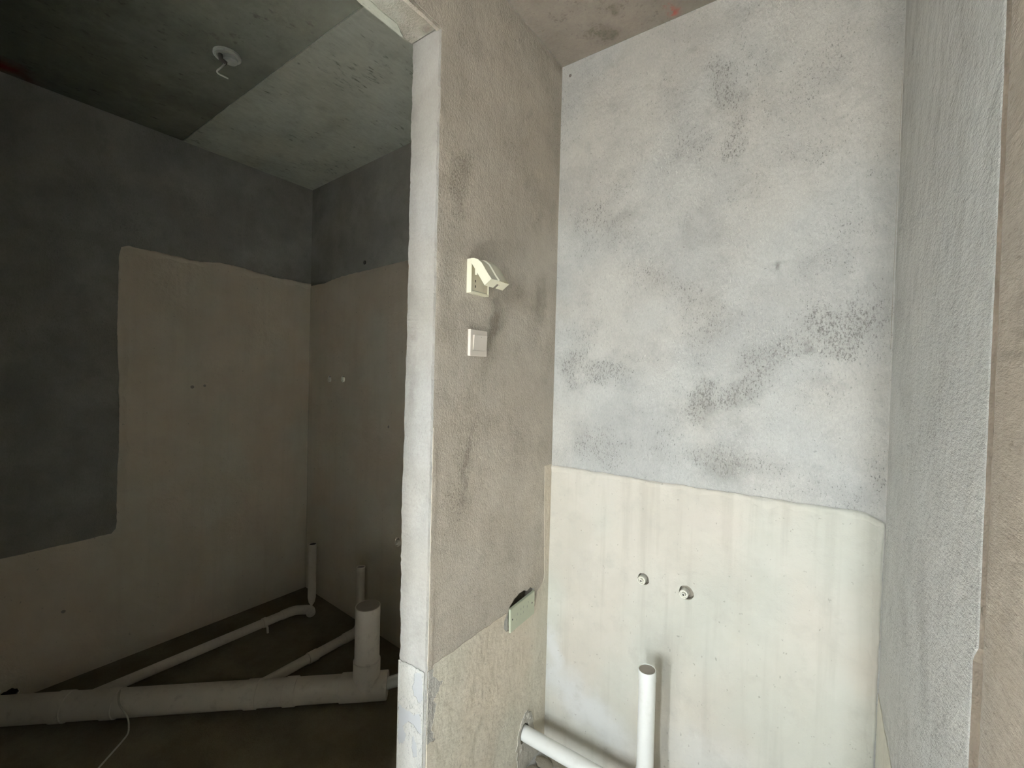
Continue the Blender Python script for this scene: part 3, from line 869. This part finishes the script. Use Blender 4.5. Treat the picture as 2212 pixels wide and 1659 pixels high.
for layer in (0, 1):
    b0 = layer * m_ * np_
    for i in range(m_ - 1):
        for j in range(np_ - 1):
            ff2.append((b0 + i * np_ + j, b0 + i * np_ + j + 1, b0 + (i + 1) * np_ + j + 1, b0 + (i + 1) * np_ + j))
cov.add(vv, ff2)
# lower end wall with the cable notch
e0, e1 = Vector(outl[-1]), Vector(low_a)
dn = Vector((e1.y - e0.y, -(e1.x - e0.x))).normalized() * 0.0022
n0, n1 = y0 + 0.040, y0 + 0.054
for (ya, yb, ta, tb) in ((y0, n0, 0, 1.0), (n1, y1, 0, 1.0), (n0, n1, 0, 0.42)):
    q = [e0.lerp(e1, ta), e0.lerp(e1, tb)]
    cov.add([(q[0].x, ya, q[0].y), (q[0].x, yb, q[0].y), (q[1].x, yb, q[1].y), (q[1].x, ya, q[1].y),
             (q[0].x + dn.x, ya, q[0].y + dn.y), (q[0].x + dn.x, yb, q[0].y + dn.y), (q[1].x + dn.x, yb, q[1].y + dn.y), (q[1].x + dn.x, ya, q[1].y + dn.y)],
            [(0, 1, 2, 3), (7, 6, 5, 4), (0, 4, 5, 1), (1, 5, 6, 2), (2, 6, 7, 3), (3, 7, 4, 0)])
cv = attach(cov.build('cover', M['cover'], None, 40), S)
tb = MB()
tb.add([(p[0], yy, p[1]) for yy in (y0 + 0.0003, y0 + 0.004) for p in [(-0.8625, 1.822), (-0.8615, 1.801), (-0.8540, 1.800), (-0.8535, 1.810)]],
       [(3, 2, 1, 0), (4, 5, 6, 7), (0, 1, 5, 4), (1, 2, 6, 5), (2, 3, 7, 6), (3, 0, 4, 7)])
attach(tb.build('latch_tab', M['cover']), S)
attach(MB().lathe((-0.8785, y0 - 0.001, 1.8455), (0, 1, 0), [(0.0, 0), (0.0016, 0), (0.0016, 0.089), (0, 0.089)], 12).build('hinge_pin', M['cover']), S)

# ---- rocker switch
W = empty('light_switch', (XP, 1.063, 1.560))
tag(W, 'square off-white rocker light switch on rough plaster below the covered socket', 'switch')
sx = -0.8836
fr = MB()
ry0, ry1, rz0, rz1 = 1.0345, 1.0985, 1.5775, 1.6260
fr.rbox((XP - 0.001, 1.0224, 1.5602), (sx, ry0, 1.6415), 0.0018, 3)
fr.rbox((XP - 0.001, ry1, 1.5602), (sx, 1.1042, 1.6415), 0.0018, 3)
fr.box((XP - 0.001, ry0 - 0.002, 1.5625), (sx, ry1 + 0.002, rz0))
fr.box((XP - 0.0015, ry0 - 0.004, 1.5606), (sx - 0.0004, ry1 + 0.003, 1.5700))
fr.box((XP - 0.0015, ry0 - 0.004, 1.6320), (sx - 0.0004, ry1 + 0.003, 1.6411))
fr.box((XP - 0.001, ry0 - 0.002, rz1), (sx, ry1 + 0.002, 1.6390))
attach(fr.build('switch_frame', M['switch']), W)
g = 0.0009
rk = MB()
zm = (rz0 + rz1) / 2
rk.add([(sx - 0.006, ry0 + g, rz0 + g), (sx - 0.006, ry1 - g, rz0 + g), (sx - 0.006, ry1 - g, rz1 - g), (sx - 0.006, ry0 + g, rz1 - g),
        (sx + 0.0008, ry0 + g, rz0 + g), (sx + 0.0008, ry1 - g, rz0 + g), (sx + 0.0052, ry1 - g, rz1 - g), (sx + 0.0052, ry0 + g, rz1 - g)],
       [(0, 3, 2, 1), (4, 5, 6, 7), (0, 1, 5, 4), (1, 2, 6, 5), (2, 3, 7, 6), (3, 0, 4, 7)])
rko = attach(rk.build('rocker', M['switch']), W)
o = MB().lathe((sx + 0.0044, 1.0690, 1.6200), (1, 0, -0.09), [(0.0, 0.0012), (0.0011, 0.0012), (0.0011, 0), (0, 0)], 12).build('indicator_dot', M['mark'])
o.parent = rko

# ---- low double outlet plate under green film
O = empty('outlet_plate', (XP, 1.358, 0.585))
tag(O, 'pale green film-covered outlet plate set crooked in a chipped recess', 'outlet')
ox = XP + 0.007
pl = MB()
pl.add([(x, y, z) for x in (XP - 0.004, ox) for (y, z) in [(1.2815, 0.5835), (1.4400, 0.5880), (1.4395, 0.6760), (1.2780, 0.6690)]],
       [(3, 2, 1, 0), (4, 5, 6, 7), (0, 1, 5, 4), (1, 2, 6, 5), (2, 3, 7, 6), (3, 0, 4, 7)])
bm = bmesh.new()
me = bpy.data.meshes.new('t')
me.from_pydata([tuple(v) for v in pl.v], [], pl.f)
bm.from_mesh(me)
bmesh.ops.recalc_face_normals(bm, faces=bm.faces)
bmesh.ops.bevel(bm, geom=bm.edges[:], offset=0.0012, segments=2, affect='EDGES')
pb = MB()
pb.from_bm(bm)
plate = attach(pb.build('plate', M['film']), O)
for (yy, zz) in [(1.2915, 0.629), (1.4215, 0.637)]:
    attach(MB().lathe((ox - 0.0005, yy, zz), (1, 0, 0), [(0.0032, 0), (0.0032, 0.0009), (0.001, 0.0012), (0, 0.0006)], 14).build('screw', M['screw']), O)
for (yy, zz, hy, hz, an) in [(1.322, 0.636, 0.002, 0.0045, 0), (1.345, 0.625, 0.0018, 0.004, 0.4), (1.362, 0.6265, 0.0018, 0.004, -0.4), (1.362, 0.646, 0.002, 0.004, 0), (1.388, 0.637, 0.002, 0.0045, 0),
                         (1.345, 0.645, 0.002, 0.004, 0), (1.318, 0.617, 0.0018, 0.0035, 0.4), (1.395, 0.651, 0.0018, 0.0035, 0.4)]:
    c, s = math.cos(an), math.sin(an)
    loop = [Vector((yy + a * c - b * s, zz + a * s + b * c)) for a, b in [(-hy, -hz), (hy, -hz), (hy, hz), (-hy, hz)]]
    attach(slab('slot', loop, [], lambda u, v, d: (ox + d, u, v), 0.0003, -0.0005, M['mark']), O)
# scarred mortar beside the plate
slab('chipped_plaster', rough([Vector((1.244, 0.610)), Vector((1.262, 0.594)), Vector((1.2715, 0.600)), Vector((1.2715, 0.657)), Vector((1.260, 0.658)), Vector((1.247, 0.642))], 101, 0.002, 0.005, freq=60), [], on_part, 0.001, -0.002, M['putty'], wp)


# ---- capped water points
def water_point(c, to3d, out, label, group, r=0.0145, mat='fitting', push=0.006):
    base = Vector(to3d(c[0], c[1], -0.021))
    ax = Vector(out)
    root = empty('water_point', base)
    tag(root, label, 'pipe fitting', group)
    k = 0.021 + push
    attach(MB().lathe(base, ax, [(0, 0.001), (r, 0.001), (r, k - 0.002), (r * 0.93, k), (r * 0.76, k), (r * 0.72, k - 0.006), (0, k - 0.006)], 28).build('outlet_body', M[mat]), root)
    attach(MB().lathe(base, ax, [(r * 0.50, k - 0.007), (r * 0.50, k + 0.003), (r * 0.44, k + 0.005), (r * 0.24, k + 0.005), (r * 0.22, k + 0.001), (0, k + 0.001)], 24).build('plug', M[mat]), root)
    attach(MB().lathe(base + ax * (k + 0.0012), ax, [(0, 0.0006), (r * 0.215, 0.0006), (r * 0.215, 0)], 14).build('plug_hole', M['dark']), root)
    return root


water_point((-0.5115, 0.7850), on_back, (0, -1, 0), 'capped water point on the cream wall nearer the partition', None)
water_point((-0.3665, 0.7800), on_back, (0, -1, 0), 'capped water point on the cream wall farther from the partition', None)
nb_ = (TL / _tl, -1 / _tl, 0)
water_point((-2.635, 1.449), on_wetback, nb_, 'small capped water point of a high pair, the one nearer the wet room corner', 'high water points in the wet room', 0.016)
water_point((-2.473, 1.453), on_wetback, nb_, 'small capped water point of a high pair, the one nearer the door jamb', 'high water points in the wet room', 0.016)
water_point((-1.8905, 0.567), on_wetback, nb_, 'single low capped water point on the wet room wall beside the jamb', None, 0.017)

# ---- waste pipe of the alcove: runs through the partition, then turns up
A = empty('basin_waste_pipe', (-0.433, 1.400, 0.0))
tag(A, 'white plastic waste pipe rising in front of the cream wall in the alcove', 'pipe')
rp = 0.0262
path = fillet([(-1.610, 1.330, 0.066), (-1.540, 1.395, 0.090), (-1.0, 1.400, 0.142), (-0.52, 1.400, 0.1485)], 0.05, 2)
attach(MB().tube(path, rp, 28).build('horizontal_pipe', M['pvc']), A)
attach(MB().tube(fillet([(-0.525, 1.400, 0.1485), (-0.432, 1.400, 0.1485), (-0.4322, 1.400, 0.245)], 0.05, 10), rp + 0.0035, 28).build('elbow', M['pvc']), A)
attach(MB().tube([(-0.4322, 1.400, 0.235), (-0.4330, 1.400, 0.548)], rp, 32).build('riser', M['pvc']), A)
cp_ = MB()
bs = Vector((-0.4330, 1.400, 0.542))
ax_ = Vector((-0.03, -0.05, 1)).normalized()
cp_.lathe(bs, ax_, [(rp - 0.001, 0), (rp + 0.0012, 0.001), (rp + 0.0014, 0.034), (rp + 0.0004, 0.036), (rp - 0.0012, 0.036), (rp - 0.0012, 0.0325)], 36)
attach(cp_.build('end_cap', M['pvc']), A)
attach(MB().lathe(bs + ax_ * 0.033, ax_, [(0, 0.001), (rp - 0.0012, 0.001), (rp - 0.0012, -0.002)], 36).build('end_plug', M['plug']), A)
# rough mortar patch round the pipe where it passes the partition
patch = rough([Vector(p) for p in [(1.375, 0.001), (1.50, 0.001), (1.475, 0.10), (1.455, 0.16), (1.440, 0.205), (1.410, 0.222), (1.375, 0.205), (1.352, 0.16), (1.345, 0.11), (1.355, 0.05)]], 105, 0.007, 0.004, freq=60)
slab('mortar_patch', patch, [PIPE_HOLE], on_part, 0.0042, -0.002, M['mortar'], wp)
for i, (yy, zz, rr) in enumerate([(1.424, 0.198, 0.011), (1.412, 0.207, 0.007), (1.436, 0.183, 0.008), (1.398, 0.205, 0.006), (1.376, 0.094, 0.010), (1.425, 0.098, 0.008)]):
    bm = bmesh.new()
    bmesh.ops.create_icosphere(bm, subdivisions=3, radius=rr)
    for w in bm.verts:
        w.co *= 1 + 0.35 * mnoise.noise(w.co * 150 + Vector((i * 3, 0, 0)))
        w.co.x *= 0.55
        w.co += Vector((XP + 0.002, yy, zz))
    mm = MB()
    mm.from_bm(bm)
    mm.build('mortar_lump', M['mortar'], wp, 80)

# ---- rubble on the alcove floor below the pipe
random.seed(7)
for i in range(5):
    bm = bmesh.new()
    bmesh.ops.create_icosphere(bm, subdivisions=2, radius=1.0)
    sx_, sy_, sz_ = 0.030 + 0.02 * random.random(), 0.022 + 0.015 * random.random(), 0.006 + 0.005 * random.random()
    cx, cy = [(-0.845, 1.47), (-0.79, 1.50), (-0.855, 1.41), (-0.75, 1.46), (-0.82, 1.53)][i]
    for w in bm.verts:
        w.co *= 1 + 0.7 * mnoise.noise(w.co * 2.3 + Vector((i * 5.1, 0, 0)))
        w.co = Vector((w.co.x * sx_ + cx, min(w.co.y * sy_ + cy, YW - 0.004), max(0.0, (w.co.z * 0.8 + 0.6) * sz_)))
    mm = MB()
    mm.from_bm(bm)
    tag(mm.build('mortar_chunk', M['rubble'], None, 40), 'lump of dried mortar on the alcove floor below the horizontal pipe', 'chunk', 'mortar lumps on the alcove floor')

# ---- large soil pipe of the wet room with its stub
D = empty('soil_pipe', (-1.675, 1.268, 0.0))
tag(D, 'thick dusty soil pipe lying diagonally across the wet room floor with upright stub', 'pipe')
R = 0.055
zc_ = 0.060
dv = Vector((-2.75 + 1.675, 0.262 - 1.268, 0)).normalized()
tee = Vector((-1.675, 1.268, zc_))
attach(MB().tube([tee + dv * 0.09, tee + dv * 0.60, tee + dv * 0.75, tee + dv * 1.24, tee + dv * 1.62], R, 32).build('horizontal_pipe', M['pvc_dirty']), D)
tm = MB()
tm.lathe(tee - dv * 0.095, dv, [(0, 0.002), (R * 0.6, 0.002), (R + 0.003, 0.0), (R + 0.005, 0.003), (R + 0.005, 0.205), (R + 0.001, 0.208)], 36)
tm.lathe(tee, (0, 0, 1), [(R + 0.004, 0.0), (R + 0.005, 0.02), (R + 0.005, 0.125), (R + 0.001, 0.129)], 36)
attach(tm.build('tee', M['pvc_dirty']), D)
attach(MB().lathe(tee, (0, 0, 1), [(R, 0.11), (R, 0.374), (R - 0.003, 0.375), (R - 0.003, 0.37)], 36).build('stub', M['pvc_dirty']), D)
attach(MB().lathe(tee, (0, 0, 1), [(0, 0.3735), (R - 0.0028, 0.3735), (R - 0.0028, 0.36)], 36).build('stub_plug', M['plug']), D)
for s in (0.30, 0.46, 1.02, 1.21):
    attach(MB().lathe(tee + dv * s, dv, [(R, 0), (R + 0.004, 0.002), (R + 0.004, 0.05), (R, 0.052)], 32).build('coupling', M['pvc_dirty']), D)

# ---- thin waste pipe along the left wall, turning up in the corner
rt_ = 0.0235
B = empty('corner_waste_pipe', (-2.528, 1.50, 0.0))
tag(B, 'thin dusty waste pipe along the wet room wall rising in the far corner', 'pipe')
zt = 0.050
attach(MB().tube([(-2.586, 0.475, zt), (-2.586, 0.6, zt), (-2.582, 1.365, zt)], rt_, 24).build('horizontal_pipe', M['pvc_dirty']), B)
attach(MB().tube(fillet([(-2.582, 1.345, zt), (-2.580, 1.42, zt), (-2.520, 1.487, zt - 0.004), (-2.485, 1.470, zt - 0.008)], 0.03, 6), rt_ + 0.003, 24).build('bend', M['pvc_dirty']), B)
rz = MB()
rz.lathe((-2.528, 1.50, 0), (0, 0, 1), [(0.004, 0.062), (rt_ * 0.75, 0.085), (rt_, 0.115), (rt_, 0.445), (rt_ - 0.003, 0.445), (rt_ - 0.003, 0.30), (0, 0.30)], 24)
attach(rz.build('riser', M['pvc_dirty']), B)
attach(MB().lathe((-2.528, 1.50, 0), (0, 0, 1), [(0, 0.440), (rt_ - 0.003, 0.440)], 24).build('riser_plug', M['dark']), B)
br = MB()
br.tube([(-2.582 + rt_ * 0.6, 1.245, 0.045), (-2.555, 1.25, 0.03), (-2.55, 1.25, 0.0)], 0.006, 10)
br.lathe((-2.583, 1.235, zt), (0, 1, 0), [(rt_, 0), (rt_ + 0.004, 0.002), (rt_ + 0.004, 0.02), (rt_, 0.022)], 20)
attach(br.build('pipe_clip', M['pvc_dirty']), B)

# ---- second thin waste pipe ending in a riser behind the stub
E2 = empty('short_waste_pipe', (-2.09, 1.53, 0.0))
tag(E2, 'thin dusty waste pipe with short riser standing behind the thick upright stub', 'pipe')
attach(MB().tube([(-2.076, 0.925, zt), (-2.09, 1.46, zt)], rt_, 24).build('horizontal_pipe', M['pvc_dirty']), E2)
attach(MB().tube(fillet([(-2.09, 1.43, zt), (-2.09, 1.53, zt), (-2.09, 1.53, 0.15)], 0.045, 8), rt_ + 0.003, 24).build('elbow', M['pvc_dirty']), E2)
attach(MB().lathe((-2.09, 1.53, 0), (0, 0, 1), [(rt_, 0.14), (rt_, 0.412), (rt_ - 0.003, 0.412), (rt_ - 0.003, 0.28), (0, 0.28)], 24).build('riser', M['pvc_dirty']), E2)
attach(MB().lathe((-2.09, 1.53, 0), (0, 0, 1), [(0, 0.407), (rt_ - 0.003, 0.407)], 24).build('riser_plug', M['plug']), E2)
attach(MB().lathe((-2.083, 1.22, zt), (0, 1, 0), [(rt_, 0), (rt_ + 0.004, 0.002), (rt_ + 0.004, 0.05), (rt_, 0.052)], 24).build('coupling', M['pvc_dirty']), E2)

# ---- junction box on the wet room ceiling with a hanging wire
J = empty('ceiling_junction_box', (-1.966, 0.770, ZC))
tag(J, 'round white junction box on the dark wet room ceiling with loose wires', 'junction box')
jc = Vector((-1.966, 0.770, ZC + 0.002))
attach(MB().lathe(jc, (0, 0, -1), [(0.048, 0), (0.048, 0.008), (0.044, 0.012), (0.036, 0.012), (0.034, 0.006), (0, 0.006)], 32).build('box_rim', M['rose']), J)
attach(MB().lathe(jc + Vector((0.006, 0.010, -0.010)), (0, 0, -1), [(0.026, 0), (0.026, 0.012), (0.020, 0.018), (0, 0.018)], 24).build('box_cover', M['rose']), J)
attach(MB().tube([jc + Vector((-0.008, -0.022, -0.008)), jc + Vector((-0.004, -0.020, -0.028)), jc + Vector((0.006, -0.006, -0.040))], 0.0085, 12).build('connector', M['dark']), J)
wv = Vector((-1.975, 0.768, 2.655))
attach(MB().tube(fillet([jc + Vector((0.004, -0.008, -0.038)), Vector((-1.962, 0.752, 2.684)), Vector((-1.985, 0.735, 2.662)), Vector((-1.965, 0.775, 2.652))], 0.02, 5), 0.0032, 10).build('wire', M['rose']), J)

# ---- pale cord lying over the soil pipe and across the floor
pts = [(-2.48, 0.60, 0.075), (-2.43, 0.575, 0.112), (-2.37, 0.555, 0.119), (-2.325, 0.545, 0.113), (-2.283, 0.567, 0.06), (-2.273, 0.566, 0.004), (-2.235, 0.53, 0.004), (-2.21, 0.503, 0.004), (-2.185, 0.477, 0.004),
       (-2.163, 0.454, 0.004), (-2.12, 0.41, 0.004)]
tag(MB().tube(fillet(pts, 0.02, 4), 0.0032, 8).build('cord', M['cord']), 'thin pale cord trailing over the thick soil pipe onto the floor', 'cord')
# ---- short pipe sleeve in the hole of the left wall
tag(MB().lathe((XL - 0.03, 0.268, 0.066), (1, 0, 0), [(0.012, 0), (0.012, 0.036), (0.015, 0.036), (0.015, 0)], 20).build('pipe_sleeve', M['pvc']), 'small white pipe sleeve beside the dark hole low in the wet room wall', 'pipe')
